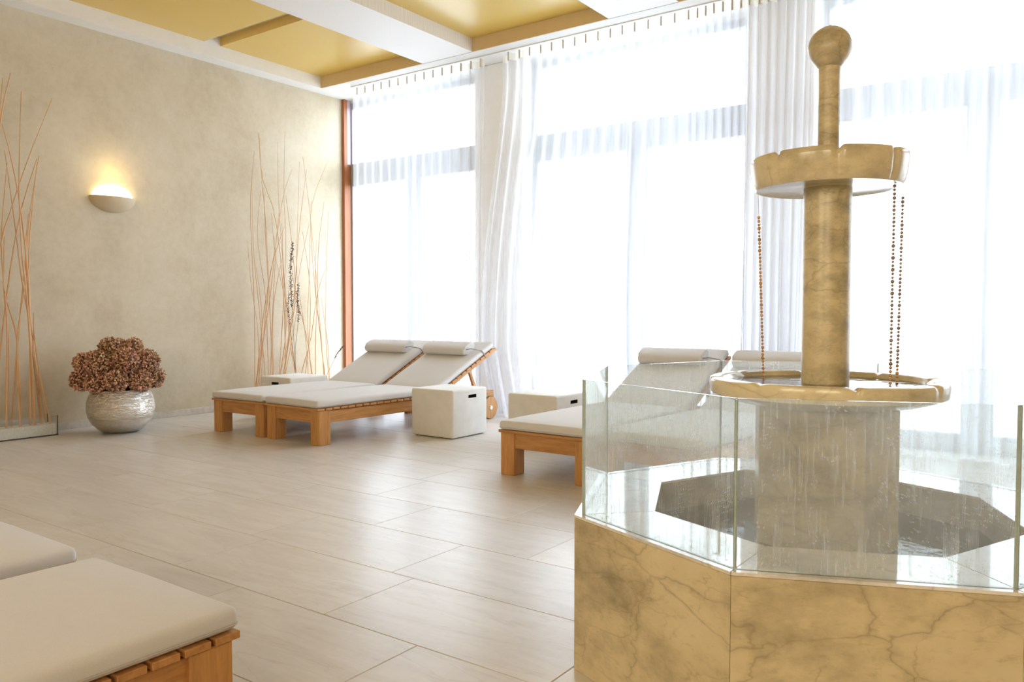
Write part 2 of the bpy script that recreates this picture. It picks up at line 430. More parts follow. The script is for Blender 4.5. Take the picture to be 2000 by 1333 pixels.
# ceiling: soffit grid with sunken coffers
ceil = struct(box('ceiling', XL, XR, YB, YW + .3, 4.25, 4.45, M['white']), 'white beamed ceiling with sunken golden coffers')
cof = [(-7.79, -6.10), (-5.39, -3.74), (-3.03, -1.34), (-.63, 1.06), (1.77, 3.46)]
CY = 6.76
def cbox(name, *a): return box(name, *a, ceil)
cbox('soffit_strip', XL, -7.79, YB, YT + .45, ZS, 4.24, M['white'])
cbox('soffit_strip', -7.79, XR, CY + .012, YT + .45, ZS, 4.24, M['white'])
for i in range(len(cof)):
    x0 = cof[i][1]; x1 = cof[i + 1][0] if i + 1 < len(cof) else XR
    cbox('ceiling_beam', x0, x1, YB, CY, ZS, 4.24, M['perf'])
for i, (x0, x1) in enumerate(cof):
    cbox('end_board', x0, x1, CY, CY + .012, ZS + .001, 4.24, M['ochre'])
    ys = [YB, -2.4, .35, 5.14] ; ye = [-2.6, .15, 4.94 + .0, CY]
    spans = [(YB, 2.45), (2.65, 5.14), (5.34, CY)] if i == 0 else [(YB, 2.45), (2.65, CY)]
    if i == 0: cbox('light_slot', x0, x1, 5.14, 5.34, 4.15, 4.2, M['white'])
    for a, b in spans:
        cbox('coffer_panel', x0, x1, a, b, ZC, 4.13 + .06, M['gold'])
struct(box('trim_1', XL, XL + .05, 7.28, 7.335, 0, ZS, M['trim']), 'narrow red-brown wooden window post at the corner of the ochre wall')
struct(box('trim_2', XL, XL + .05, 7.335, 7.395, 0, 3.06, M['trim']), 'lower red-brown wooden post of the corner window')
struct(box('trim_3', XL, XL + .05, 7.335, 7.395, 3.07, ZS, M['mauve']), 'mauve upper post of the corner window')

# window wall: pillars, head, windows
struct(box('wall_window', XL - .2, XR, YW, YW + .3, 3.88, 4.4, M['white']))
for i, (x0, x1) in enumerate([(-5.73, -5.05), (-2.57, -1.96), (.52, 1.12), (3.6, XR)]):
    struct(box('wall_window', x0, x1, 7.22, YW + .3, 0, ZS, M['pillar'], bev=.01), 'cream plastered pillar between two tall windows' if i < 2 else None)
struct(box('wall_window', XL - .2, XL - .0, 7.4, 7.7, -.2, 4.2, M['frame']))
wins = [(-8.0, -5.73, -6.98, -6.71), (-5.05, -2.57, -3.87, -3.64), (-1.96, .52, -.82, -.59), (1.12, 3.6, 2.26, 2.49)]
for i, (x0, x1, m0, m1) in enumerate(wins):
    w = struct(empty('window_%d' % (i + 1), ((x0 + x1) / 2, YW, 0)), 'tall window with a fixed top light, %s' % ['beside the ochre wall', 'between the two cream pillars', 'behind the fountain', 'at the right end'][i])
    cx = (x0 + x1) / 2
    F = 'frame'
    for a in ((x0, x0 + .07), (x1 - .07, x1)): box('frame_post', a[0] - cx, a[1] - cx, .0, .09, 0, 3.88, M[F], w)
    box('head_rail', x0 + .07 - cx, x1 - .07 - cx, 0, .09, 3.80, 3.88, M[F], w); box('bottom_rail', x0 + .07 - cx, x1 - .07 - cx, 0, .09, 0, .14, M[F], w)
    box('transom', x0 + .07 - cx, x1 - .07 - cx, -.01, .10, 2.79, 3.08, M[F], w)
    box('mullion', m0 - cx, m1 - cx, -.005, .095, .14, 2.79, M[F], w)
    for a, b, c, d in ((x0 + .07, x1 - .07, 3.08, 3.80), (x0 + .07, m0, .14, 2.79), (m1, x1 - .07, .14, 2.79)):
        me_obj('pane', [(a - cx, .05, c), (b - cx, .05, c), (b - cx, .05, d), (a - cx, .05, d)], [(0, 1, 2, 3)], M['pane'], w)
tg = tag(box('terrace', -40, 40, 7.72, 60, -.3, -.05, M['ground']), 'pale paved terrace outside the tall windows', 'terrace'); tg['kind'] = 'structure'; del tg['category']

# curtain track and curtains
tag(box('curtain_track', -7.44, 3.6, YT - .03, YT + .03, ZS - .010, ZS, M['white']), 'white curtain rail running along the ceiling edge', 'curtain rail')
def curtain(label, xa, xb, nf, bl=None, br=None, seed=0, amp=.035, gather=0.0):
    """xa..xb on the rail; bl/br(v) = sideways shift of the left/right edge at height fraction v (0 floor, 1 top)"""
    rr = random.Random(seed); root = empty('curtain', ((xa + xb) / 2, YT, 0)); cx = (xa + xb) / 2
    tag(root, label, 'curtain', 'sheer white curtains along the windows')
    NU, NV = nf * 9, 26; ztop, zbot = 3.80, .012
    ph = [rr.uniform(-.7, .7) for _ in range(nf + 3)]; am = [rr.uniform(.55, 1.35) for _ in range(nf + 3)]
    def fold(u, v):
        s = u * nf; k = int(s); f = s - k
        p = ph[k] * (1 - f) + ph[k + 1] * f; q = am[k] * (1 - f) + am[k + 1] * f
        low = 1 - v
        w = math.sin(2 * PI * s + p * (.3 + 1.6 * low)) * q + .45 * low * math.sin(2 * PI * s * .5 + 2.3 * p + seed) + .13 * math.sin(6 * PI * s + p)
        return w * amp * (.62 + .75 * low)
    vs, fs = [], []
    for j in range(NV + 1):
        v = j / NV; z = zbot + (ztop - zbot) * v
        lo = xa + (bl(v) if bl else 0); hi = xb + (br(v) if br else 0)
        for i in range(NU + 1):
            u = i / NU
            x = lo + (hi - lo) * u + .012 * noise.noise(Vector((u * nf * .7, v * 2.0, seed)))
            y = fold(u, v) + .02 * (1 - v) * noise.noise(Vector((u * 7, v * 3, seed + 9)))
            vs.append((x - cx, y, z))
    for j in range(NV):
        for i in range(NU):
            a = j * (NU + 1) + i; fs.append((a, a + 1, a + NU + 2, a + NU + 1))
    me_obj('voile_panel', vs, fs, M['curtain'], root, True)
    # header tape with pinch pleats
    vs, fs = [], []
    for j in range(2):
        for i in range(NU + 1):
            u = i / NU; vs.append((xa + (xb - xa) * u - cx, fold(u, 1.0) , 3.80 + .075 * j))
    for i in range(NU): fs.append((i, i + 1, NU + 2 + i, NU + 1 + i))
    me_obj('header_tape', vs, fs, M['tape'], root, True)
    bm = bmesh.new()
    for k in range(nf):
        x = xa + (xb - xa) * (k + .75) / nf - cx; y = fold((k + .75) / nf, 1.0) - .004
        box_bm(bm, x - .006, x + .006, y - .012, y, 3.795, 3.882)
    st = bm_obj('pleat_hook', bm, M['hook'], root); st['kind'] = 'stuff'
    # sewn hem
    hz = []
    return root
curtain('sheer white curtain beside the ochre wall, left of the first pillar', -7.43, -5.37, 15, seed=3, br=lambda v: -.02 * math.sin(PI * v))
def sw(v):
    if v > .93: return 0
    t = (.93 - v) / .93
    return -.30 * math.sin(min(1, t / .75) * PI / 2) ** 1.3 + (.16 * max(0, (t - .8) / .2))
curtain('wide sheer white curtain whose left edge sweeps across the first pillar', -5.13, -2.97, 16, bl=sw, seed=5, amp=.042)
curtain('bunched sheer white curtain in deep folds before the second pillar', -2.98, -1.93, 13, seed=8, amp=.060, br=lambda v: -.06 * (1 - v))
curtain('sheer white curtain behind the fountain at the right edge', -1.92, .6, 17, seed=12, amp=.042)
curtain('sheer white curtain beyond the right edge of the fountain', .62, 3.4, 16, seed=15, amp=.042)

# ================================================================== WALL LAMP
sc = empty('wall_sconce', (XL, 4.215, 2.285)); tag(sc, 'half-dome wall light with its frosted top glowing warm on the ochre wall', 'wall light')
def quarter(name, mat, up, rad, sq):
    vs, fs = [], []; N, K = 24, 10
    for j in range(K + 1):
        th = (PI / 2) * j / K
        for i in range(N + 1):
            ph = -PI / 2 + PI * i / N
            r = rad * math.cos(th); vs.append((sq * r * math.cos(ph), r * math.sin(ph), rad * math.sin(th) * up))
    for j in range(K):
        for i in range(N):
            a = j * (N + 1) + i; fs.append((a, a + 1, a + N + 2, a + N + 1))
    fs.append(tuple(range(N + 1)))
    return smooth_by_angle(me_obj(name, vs, fs, mat, sc), 60)
quarter('plaster_bowl', M['sconce'], -.66, .232, .6)
quarter('frosted_glass', M['glow'], .64, .205, .5)
ld = bpy.data.lights.new('sconce_bulb', 'POINT'); ld.energy = 1.7; ld.color = (1, .72, .32); ld.shadow_soft_size = .08
lo = bpy.data.objects.new('sconce_bulb', ld); COL.objects.link(lo); lo.location = (XL + .17, 4.215, 2.52)

# ================================================================== LOUNGERS (local: foot end y=0, head end y=2.47, width along x)
W = .745; H2 = W / 2; TH = math.radians(25.5)
def rounded_rect(y0, y1, z0, z1, r, n=4):
    pts = []
    for cy_, cz_, a0 in ((y1 - r, z1 - r, 0), (y0 + r, z1 - r, 90), (y0 + r, z0 + r, 180), (y1 - r, z0 + r, 270)):
        for k in range(n + 1):
            a = math.radians(a0 + 90 * k / n); pts.append((cy_ + r * math.cos(a), cz_ + r * math.sin(a)))
    return pts
def cushion(name, y0, y1, z0, z1, parent, mtx=None, crown=.012):
    bm = bmesh.new(); NX, NY = 10, 14; r = .022
    box_bm(bm, -H2 + .006, H2 - .006, y0, y1, z0, z1, r, 4)
    bmesh.ops.subdivide_edges(bm, edges=[e for e in bm.edges if e.calc_length() > .3], cuts=9, use_grid_fill=True)
    for v in bm.verts:
        if v.co.z > (z0 + z1) / 2:
            sx = 1 - (v.co.x / H2) ** 2; sy = 1 - ((v.co.y - (y0 + y1) / 2) / ((y1 - y0) / 2)) ** 2
            v.co.z += crown * max(0, sx) ** .5 * max(0, sy) ** .5 + .002 * noise.noise(Vector((v.co.x * 6, v.co.y * 5, 3)))
    if mtx is not None: bmesh.ops.transform(bm, matrix=mtx, verts=bm.verts)
    o = bm_obj(name, bm, M['fabric'], parent); o.data.shade_smooth(); return o
def seam(parent, y0, y1, z, mtx=None):
    bm = bmesh.new(); r = .02; X = H2 - .005; p = []
    for cx_, cy_, a0 in ((X - r, y1 - r, 0), (-X + r, y1 - r, 90), (-X + r, y0 + r, 180), (X - r, y0 + r, 270)):
        for k in range(4):
            a = math.radians(a0 + 30 * k); p.append((cx_ + r * math.cos(a), cy_ + r * math.sin(a), z))
    p.append(p[0]); tube_bm(bm, p, .0022, 5)
    if mtx is not None: bmesh.ops.transform(bm, matrix=mtx, verts=bm.verts)
    return bm_obj('piping', bm, M['piping'], parent, True)
def make_lounger():
    t = empty('sun_lounger', (0, 0, 0))
    for sx in (-1, 1):
        a, b = sorted((sx * (H2 - .125), sx * (H2 - .008)))
        box('leg', a, b, .022, .145, 0, .298, M['woodz'], t, .004)
        a, b = sorted((sx * (H2 - .125), sx * (H2 - .064)))
        box('leg', a, b, 2.02, 2.10, 0, .20, M['woodz'], t, .004)
        a, b = sorted((sx * (H2 - .060), sx * (H2 - .022)))
        box('side_rail', a, b, .13, 2.385, .188, .292, M['wood'], t, .003)
    box('apron', -H2 + .12, H2 - .12, .034, .062, .190, .296, M['woodx'], t, .003)
    box('apron', -H2 + .084, H2 - .084, 2.35, 2.375, .20, .288, M['woodx'], t, .003)
    y = .004; k = 0
    while y < 1.44:
        box('slat', -H2 + .001, H2 - .001, y, y + .072, .2985, .318, M['woodx'], t, .002); y += .0845
    m = cushion('mattress', .0, 1.46, .320, .381, t); seam(m, .0, 1.46, .336)
    # backrest, hinged at (1.47, .318)
    mt = Matrix.Translation((0, 1.462, .32)) @ Matrix.Rotation(TH, 4, 'X')
    for sx in (-1, 1):
        a, b = sorted((sx * (H2 - .035), sx * (H2 - .002))); box('backrest_rail', a, b, .0, 1.03, -.045, -.018, M['wood'], t, .002, mtx=mt)
    y = .01
    while y < 1.0:
        box('slat', -H2 + .001, H2 - .001, y, y + .068, -.0175, -.002, M['woodx'], t, .002, mtx=mt); y += .0825
    m = cushion('back_cushion', .0, 1.015, .0, .060, t, mt); seam(m, .0, 1.015, .015, mt)
    for sx in (-1, 1):
        st = bmesh.new(); x = sx * (H2 - .07)
        p0 = mt @ Vector((x, .60, -.04)); p1 = Vector((x, 2.16, .25))
        d = (p1 - p0); L = d.length; q = Matrix.Translation(p0) @ d.to_track_quat('Z', 'X').to_matrix().to_4x4()
        box_bm(st, -.016, .016, -.014, .014, 0, L, 0, 1, q)
        bm_obj('strut', st, M['wood'], t)
    # pillow roll: flattened loaf lying across the head end
    prof = []
    for k in range(28):
        a = 2 * PI * k / 28; c, s = math.cos(a), math.sin(a)
        yy = .105 * math.copysign(abs(c) ** .75, c); zz = .050 * math.copysign(abs(s) ** .75, s)
        prof.append((.755 + yy, .112 + zz))
    pl = extrude_profile('pillow', prof, -.345, .255, M['fabric'], t, .022, 4, mt)
    bm = bmesh.new()
    p = [(.260, .70, .13), (.31, .72, .13), (.335, .76, .10), (H2 - .006, .80, .068), (H2 - .001, .82, .03), (H2 + .002, .83, -.03)]
    tube_bm(bm, [mt @ Vector(q) for q in p], .006, 6); bm_obj('strap', bm, M['cord'], t, True)
    for sx in (-1, 1):
        wx = sx * (H2 + .042)
        bm = bmesh.new()
        mw = Matrix.Translation((wx, 2.235, .121)) @ Matrix.Rotation(PI / 2, 4, 'Y')
        bmesh.ops.create_cone(bm, cap_ends=True, segments=40, radius1=.119, radius2=.119, depth=.033)
        bmesh.ops.bevel(bm, geom=[e for e in bm.edges if abs(abs(e.verts[0].co.z) - abs(e.verts[1].co.z)) < 1e-5 and e.verts[0].co.z * e.verts[1].co.z > 0], offset=.004, segments=2, affect='EDGES')
        bmesh.ops.transform(bm, matrix=mw, verts=bm.verts)
        wh = smooth_by_angle(bm_obj('wheel', bm, M['woodz'], t), 30)
        bm = bmesh.new()
        for a in range(40):
            a0, a1 = 2 * PI * a / 40, 2 * PI * (a + 1) / 40
            q = [mw @ Vector((r * math.cos(x), r * math.sin(x), z)) for x in (a0, a1) for r, z in ((.1215, -.010), (.1215, .010), (.116, .0))]
            v = [bm.verts.new(x) for x in q]; bm.faces.new((v[0], v[1], v[4], v[3]))
            bm.faces.new((v[0], v[3], v[5], v[2])); bm.faces.new((v[1], v[2], v[5], v[4]))
        bm_obj('tyre', bm, M['rubber'], wh)
        bm = bmesh.new(); bmesh.ops.create_cone(bm, cap_ends=True, segments=20, radius1=.026, radius2=.021, depth=.010)
        bmesh.ops.transform(bm, matrix=Matrix.Translation((sx * .0215, 0, 0)) @ Matrix.Translation((wx, 2.235, .121)) @ Matrix.Rotation(sx * PI / 2, 4, 'Y'), verts=bm.verts)
        smooth_by_angle(bm_obj('hub', bm, M['metal'], wh), 30)
    bm = bmesh.new(); tube_bm(bm, [(-H2 - .02, 2.235, .121), (H2 + .02, 2.235, .121)], .012, 10); bm_obj('axle', bm, M['metal'], t, True)
    for sx in (-1, 1):
        a, b = sorted((sx * (H2 - .060), sx * (H2 - .024))); box('axle_block', a, b, 2.18, 2.29, .09, .187, M['woodx'], t)
    return t
L0 = make_lounger()
GRP = 'teak sun loungers with oatmeal cushions'
spots = [(-6.372, 4.478, math.radians(1.3), 'teak sun lounger with oatmeal cushions nearest the ochre wall, left of its pair'),
         (-5.600, 4.478, math.radians(-1.8), 'teak sun lounger between its twin and the pale cube with a slot'),
         (-2.955, 4.445, math.radians(-1.0), 'teak sun lounger half seen behind the fountain glass, its left leg in clear view'),
         (-2.175, 4.445, math.radians(-3.3), 'teak sun lounger fully behind the fountain glass and marble column'),
         (-2.140, 1.252, PI, 'large foreground teak sun lounger at the bottom left with slat ends showing'),
         (-3.015, 1.262, PI, 'foreground sun lounger cut off by the left edge of the picture')]
for i, (x, y, rz, lab) in enumerate(spots):
    o = L0 if i == 0 else copy_tree(L0)
    o.location = (x, y, 0); o.rotation_euler = (0, 0, rz); tag(o, lab, 'sun lounger', GRP)

# ================================================================== CUBE STOOLS
def cube_stool(x0, y0, w, d, h, face, label):
    t = empty('cube_stool', (x0 + w / 2, y0 + d / 2, 0)); tag(t, label, 'side table', 'pale plaster cube side tables')
    X, Y = w / 2, d / 2
    bm = bmesh.new(); box_bm(bm, -X, X, -Y, Y, .006, h, .018, 4)
    body = bm_obj('body', bm, M['cube'], t)
    cb = bmesh.new(); sw_ = .115 if face == 'x' else .115
    if face == 'x': box_bm(cb, X - .05, X + .05, .01 - sw_ / 2 + .02, .01 + sw_ / 2 + .02, h - .085, h - .055)
    else: box_bm(cb, -sw_ / 2 - .0, sw_ / 2 - .0, -Y - .05, -Y + .05, h - .085, h - .055)
    bmesh.ops.recalc_face_normals(cb, faces=cb.faces)
    cm = bpy.data.meshes.new('cut'); cb.to_mesh(cm); cb.free(); cm.materials.append(M['void'])
    co = mk('cut', cm, t)
    body.data.materials.append(M['void'])
    md = body.modifiers.new('b', 'BOOLEAN'); md.object = co; md.operation = 'DIFFERENCE'; md.solver = 'EXACT'; md.material_mode = 'TRANSFER'
    bpy.context.view_layer.update()
    dg = bpy.context.evaluated_depsgraph_get(); nm = bpy.data.meshes.new_from_object(body.evaluated_get(dg))
    body.modifiers.clear(); body.data = nm; bpy.data.objects.remove(co)
    smooth_by_angle(body, 30)
    box('foot_glide', -X + .03, X - .03, -Y + .03, Y - .03, 0, .006, M['rubber'], t)
    return t
cube_stool(-5.04, 5.41, .497, .50, .437, 'x', 'pale plaster cube beside the head of the left lounger pair, slot facing right')
cube_stool(-4.05, 5.56, .50, .50, .437, 'x', 'pale plaster cube half hidden by the lounger beside the fountain')
cube_stool(-7.28, 5.43, .497, .52, .437, 'y', 'pale plaster cube behind the left loungers in front of the twigs')

# ================================================================== VASE WITH HYDRANGEAS
VX, VY = -7.42, 3.955
vase = empty('silver_vase', (VX, VY, 0)); tag(vase, 'round hammered silver bowl vase on the floor by the ochre wall', 'vase')
prof = [(.0, .004), (.12, .0), (.155, .006), (.20, .035), (.25, .085), (.285, .15), (.298, .22), (.294, .29), (.275, .35), (.25, .392), (.243, .405), (.236, .405), (.242, .39), (.265, .35), (.28, .29), (.28, .22), (.2, .06), (.0, .03)]
pp = []
for (a, b), (c, d) in zip(prof, prof[1:]):
    for k in range(3): pp.append((a + (c - a) * k / 3, b + (d - b) * k / 3))
pp.append(prof[-1])
lathe('bowl', pp, 72, M['silver'], vase, deg=60)
# view-independent petal heads
def hydrangea(loc, rad, seed, lab):
    rr = random.Random(seed); o = empty('hydrangea', loc); tag(o, lab, 'flower', 'dried hydrangea heads in the silver vase')
    vs, fs = [], []
    n = int(760 * (rad / .11) ** 2); tone = []
    for k in range(n):
        z = 1 - 2 * (k + .5) / n; a = k * 2.39996 + rr.uniform(-.2, .2); r = math.sqrt(max(0, 1 - z * z))
        d = Vector((r * math.cos(a), r * math.sin(a), z)); b = rad * (.86 + .10 * rr.random() + .09 * noise.noise(d * 3.2 + Vector((seed, 0, 0))))
        c = d * b
        t1 = d.orthogonal().normalized(); q = Matrix.Rotation(rr.uniform(0, 2 * PI), 3, d); t1 = q @ t1; t2 = d.cross(t1)
        tone.append(rr.random()); tl = rr.uniform(.1, 1.2); t1 = (t1 * math.cos(tl) + d * math.sin(tl)); s = rr.uniform(.009, .016)
        i0 = len(vs)
        vs += [c - t2 * s * .25, c + t1 * s + t2 * s * .75, c + t1 * s * 1.9 + d * s * rr.uniform(-.3, .5), c + t1 * s - t2 * s * .75, c + t1 * s + d * s * .35]
        fs += [(i0, i0 + 1, i0 + 4), (i0 + 1, i0 + 2, i0 + 4), (i0 + 2, i0 + 3, i0 + 4), (i0 + 3, i0, i0 + 4)]
    f = me_obj('florets', vs, fs, M['petal'], o); f['kind'] = 'stuff'
    at = f.data.attributes.new('tone', 'FLOAT', 'FACE')
    for k in range(len(fs)): at.data[k].value = tone[k // 4]
    bm = bmesh.new(); bmesh.ops.create_icosphere(bm, subdivisions=2, radius=rad * .80); bm_obj('flower_core', bm, M['stem'], o, True)
    tgt = Vector((VX, VY, .12)) - Vector(loc); p1 = Vector((tgt.x * .86, tgt.y * .86, .22 - loc[2]))
    bm = bmesh.new(); tube_bm(bm, [(0, 0, 0), tgt * .35 + Vector((0, 0, .02)), p1], .005, 5); bm_obj('stem', bm, M['stem'], o, True)
def fl(lat, dep, z):   # lateral across the picture, depth towards the camera
    n = Vector((.475, .88)); c = Vector((.88, -.475))
    return (VX + n.x * lat + c.x * dep, VY + n.y * lat + c.y * dep, z)
heads = [(-.31, .02, .505, .105), (-.19, .16, .49, .10), (-.02, .22, .50, .105), (.18, .17, .49, .105), (.30, .03, .51, .10),
         (-.29, .03, .66, .095), (-.16, .13, .66, .12), (.06, .15, .68, .13), (.24, .08, .67, .115), (-.07, .04, .80, .10), (.13, -.02, .80, .085),
         (.0, -.13, .78, .10), (-.2, -.14, .66, .11), (.2, -.14, .66, .11), (.02, -.26, .55, .11), (-.22, -.18, .50, .10), (.22, -.16, .50, .10), (.02, .02, .66, .12)]
names = ['lowest hydrangea head at the far left of the bouquet', 'low hydrangea head above the left rim of the vase', 'low hydrangea head in the front middle of the bouquet', 'low brown hydrangea head above the right rim of the vase', 'pinkish low hydrangea head at the far right of the bouquet',
         'hydrangea head at the upper left edge of the bouquet', 'pale pinkish hydrangea head in the upper left front', 'largest hydrangea head in the centre front of the bouquet', 'pinkish hydrangea head at the upper right', 'topmost hydrangea head, left of the small dark gap', 'small topmost hydrangea head, right of the dark gap']
for i, (a, b, z, r) in enumerate(heads):
    hydrangea(fl(a - .012, b, z), r * .95, 40 + i, names[i] if i < len(names) else 'dried hydrangea head at the back of the bouquet')

# ================================================================== TWIG SCREENS
CAM = Vector((0, 0, 1.15)); f_ = 1559.4; ya, pt = math.radians(35.755), math.radians(-2.202)
FW = Vector((-math.sin(ya) * math.cos(pt), math.cos(ya) * math.cos(pt), math.sin(pt))); RT = Vector((math.cos(ya), math.sin(ya), 0)); UP = RT.cross(FW)
def wall_point(px, py, X):
    """point of the vertical plane x=X that was measured at this pixel of the photograph"""
    d = FW + RT * ((px - 1000) / f_) - UP * ((py - 666.5) / f_); return CAM + d * ((X - CAM.x) / d.x)
def twig(pts, X, r0, label, group, rr):
    """pts: picture points from the tip down; the lowest is continued into the trough"""
    P = [wall_point(a, b, X) for a, b in pts]
    lo = P[-1]; dr = (P[-1] - P[-2]); k = (lo.z - .10) / max(.05, -dr.z) if lo.z > .1 else 0
    base = lo + dr * k; base.x = X; 
    if lo.z > .1: P.append(Vector((X, lo.y + (base.y - lo.y) * .5, .10)))
    P[0].x += rr.uniform(.0, .12); P[len(P) // 2].x += rr.uniform(-.03, .05)
    n = 14; out = []
    # resample with a smooth spline
    m = len(P) - 1
    for i in range(n + 1):
        s = i / n * m; k = min(int(s), m - 1); f = s - k
        p0, p1, p2, p3 = P[max(k - 1, 0)], P[k], P[k + 1], P[min(k + 2, m)]
        out.append(.5 * ((2 * p1) + (p2 - p0) * f + (2 * p0 - 5 * p1 + 4 * p2 - p3) * f * f + (3 * p1 - p0 - 3 * p2 + p3) * f ** 3))
    bm = bmesh.new(); b0 = out[-1].copy()
    rads = [r0 * (.38 + .62 * (i / n)) * (1.25 if i % 3 == 0 and 0 < i < n else 1.0) for i in range(n + 1)]
    tube_bm(bm, [p - b0 for p in out], rads, 6)
    return tag(bm_obj('willow_twig', bm, M['reed'], None, True, b0), label, 'twig', group)
def trough(y0, y1, label):
    t = empty('glass_trough', (-7.79, (y0 + y1) / 2, 0)); tag(t, label, 'planter', 'low glass troughs holding the twigs'); h = (y1 - y0) / 2
    box('sand', -.085, .085, -h + .012, h - .012, .008, .105, M['gravel'], t)
    for a in (-.1, .094): box('glass_pane', a, a + .006, -h + .006, h - .006, .004, .180, M['tglass'], t)
    for s in (-1, 1):
        a, b = sorted((s * h, s * (h - .006))); box('end_pane', -.094, .094, a, b, .008, .180, M['tglass'], t)
        for q in (-.1, .0945): box('corner_strip', q, q + .0055, a, b, .006, .183, M['black'], t)
    box('tray', -.104, .104, -h, h, 0, .008, M['black'], t)
trough(1.3, 3.505, 'low glass trough of pale sand holding the left bunch of twigs')
trough(5.70, 7.05, 'low glass trough behind the cube holding the twigs near the window')
rr = random.Random(5)
zr = lambda l: [(460 + a / 2.5625, 250 + b / 2.5625) for a, b in l]
right = [[(88, 30), (135, 300), (150, 450), (160, 900), (185, 1240)], [(120, 50), (135, 250), (200, 450), (240, 850), (250, 1240)], [(65, 120), (75, 400), (100, 900), (97, 1290)],
 [(192, 72), (215, 350), (240, 700), (270, 1080), (300, 1235)], [(238, 20), (243, 340), (240, 640), (220, 1235)], [(258, 210), (240, 340), (195, 620), (160, 870), (130, 1240)],
 [(60, 567), (80, 800), (100, 1000), (120, 1240)], [(95, 315), (110, 550), (140, 850), (165, 1230)], [(205, 385), (200, 600), (160, 900), (100, 1290)], [(228, 480), (180, 700), (120, 1000), (105, 1290)],
 [(325, 145), (370, 400), (400, 700), (430, 1000), (442, 1250)], [(310, 170), (310, 500), (300, 800), (250, 1100), (225, 1235)], [(345, 210), (320, 500), (290, 900), (240, 1230)],
 [(368, 370), (370, 700), (360, 1000), (380, 1235)], [(435, 160), (385, 370), (380, 560), (410, 850), (450, 1250)], [(443, 370), (415, 600), (410, 850), (392, 1050), (400, 1235)],
 [(465, 420), (455, 700), (458, 1000), (465, 1240)], [(458, 670), (410, 830), (370, 1050), (330, 1230)], [(240, 340), (285, 600), (300, 850), (270, 1050), (245, 1235)],
 [(78, 250), (90, 600), (110, 900), (150, 1240)], [(140, 300), (152, 600), (150, 850), (112, 1290)], [(160, 430), (200, 640), (245, 900), (300, 1235)], [(215, 480), (240, 740), (255, 1000), (225, 1235)],
 [(300, 560), (310, 760), (350, 1000), (365, 1235)], [(330, 520), (370, 760), (380, 1000), (350, 1235)], [(178, 540), (200, 640), (190, 900), (175, 1235)], [(390, 560), (400, 800), (420, 1000), (445, 1245)],
 [(270, 620), (300, 820), (350, 1030), (385, 1235)], [(350, 460), (320, 720), (290, 950), (250, 1235)], [(100, 700), (130, 900), (128, 1100), (103, 1290)], [(420, 850), (445, 960), (462, 1100), (470, 1240)],
 [(205, 640), (195, 850), (185, 1050), (190, 1235)], [(255, 760), (262, 950), (280, 1100), (310, 1235)]]
ORD = 'first second third fourth fifth sixth seventh eighth ninth tenth eleventh twelfth thirteenth fourteenth fifteenth sixteenth seventeenth eighteenth nineteenth twentieth twenty-first twenty-second twenty-third twenty-fourth twenty-fifth twenty-sixth twenty-seventh twenty-eighth twenty-ninth thirtieth thirty-first thirty-second thirty-third thirty-fourth'.split()
def where(lst, l):
    s = sorted(lst, key=lambda q: q[0][0]); return ORD[s.index(l)]
for l in right: twig(zr(l), -7.80 + rr.uniform(-.05, .05), rr.uniform(.0042, .0065), 'slender bare willow twig by the corner window, its tip the %s from the left' % where(right, l), 'willow twigs near the window', rr)
zl = lambda l: [(a / 1.826, 140 + b / 1.826) for a, b in l]
left = [[(178, 98), (105, 300), (40, 490), (-10, 640), (-40, 1000), (-50, 1270)], [(65, 75), (68, 400), (78, 640), (100, 850), (125, 1230)], [(122, 305), (105, 520), (95, 640), (62, 900), (42, 1250)], [(115, 315), (70, 520), (20, 800), (-30, 1270)],
 [(0, 190), (40, 310), (75, 500), (100, 800), (108, 1240)], [(0, 285), (50, 520), (75, 720), (100, 900), (145, 1245)], [(88, 510), (92, 650), (108, 900), (150, 1240)], [(5, 25), (-10, 300), (-30, 700), (-40, 1270)], [(24, 10), (0, 190), (-40, 600), (-60, 1280)],
 [(0, 590), (14, 780), (24, 960), (24, 1255)], [(-10, 750), (30, 840), (56, 960), (74, 1255)], [(108, 900), (138, 1060), (176, 1245)], [(100, 860), (125, 1020), (162, 1242)], [(82, 730), (62, 940), (66, 1100), (72, 1255)],
 [(118, 330), (104, 620), (106, 850), (120, 1240)], [(12, 330), (5, 620), (20, 900), (22, 1258)]]
for l in left: twig(zl(l), -7.79 + rr.uniform(-.05, .05), rr.uniform(.0075, .0105), ('bare willow twig in the left bunch, its tip the %s from the right' % where([[(-q[0][0], 0)] for q in left], [(-l[0][0], 0)])) if l[0][0] > 0 else 'bare willow twig whose tip lies beyond the left edge of the picture', 'willow twigs at the left edge', rr)
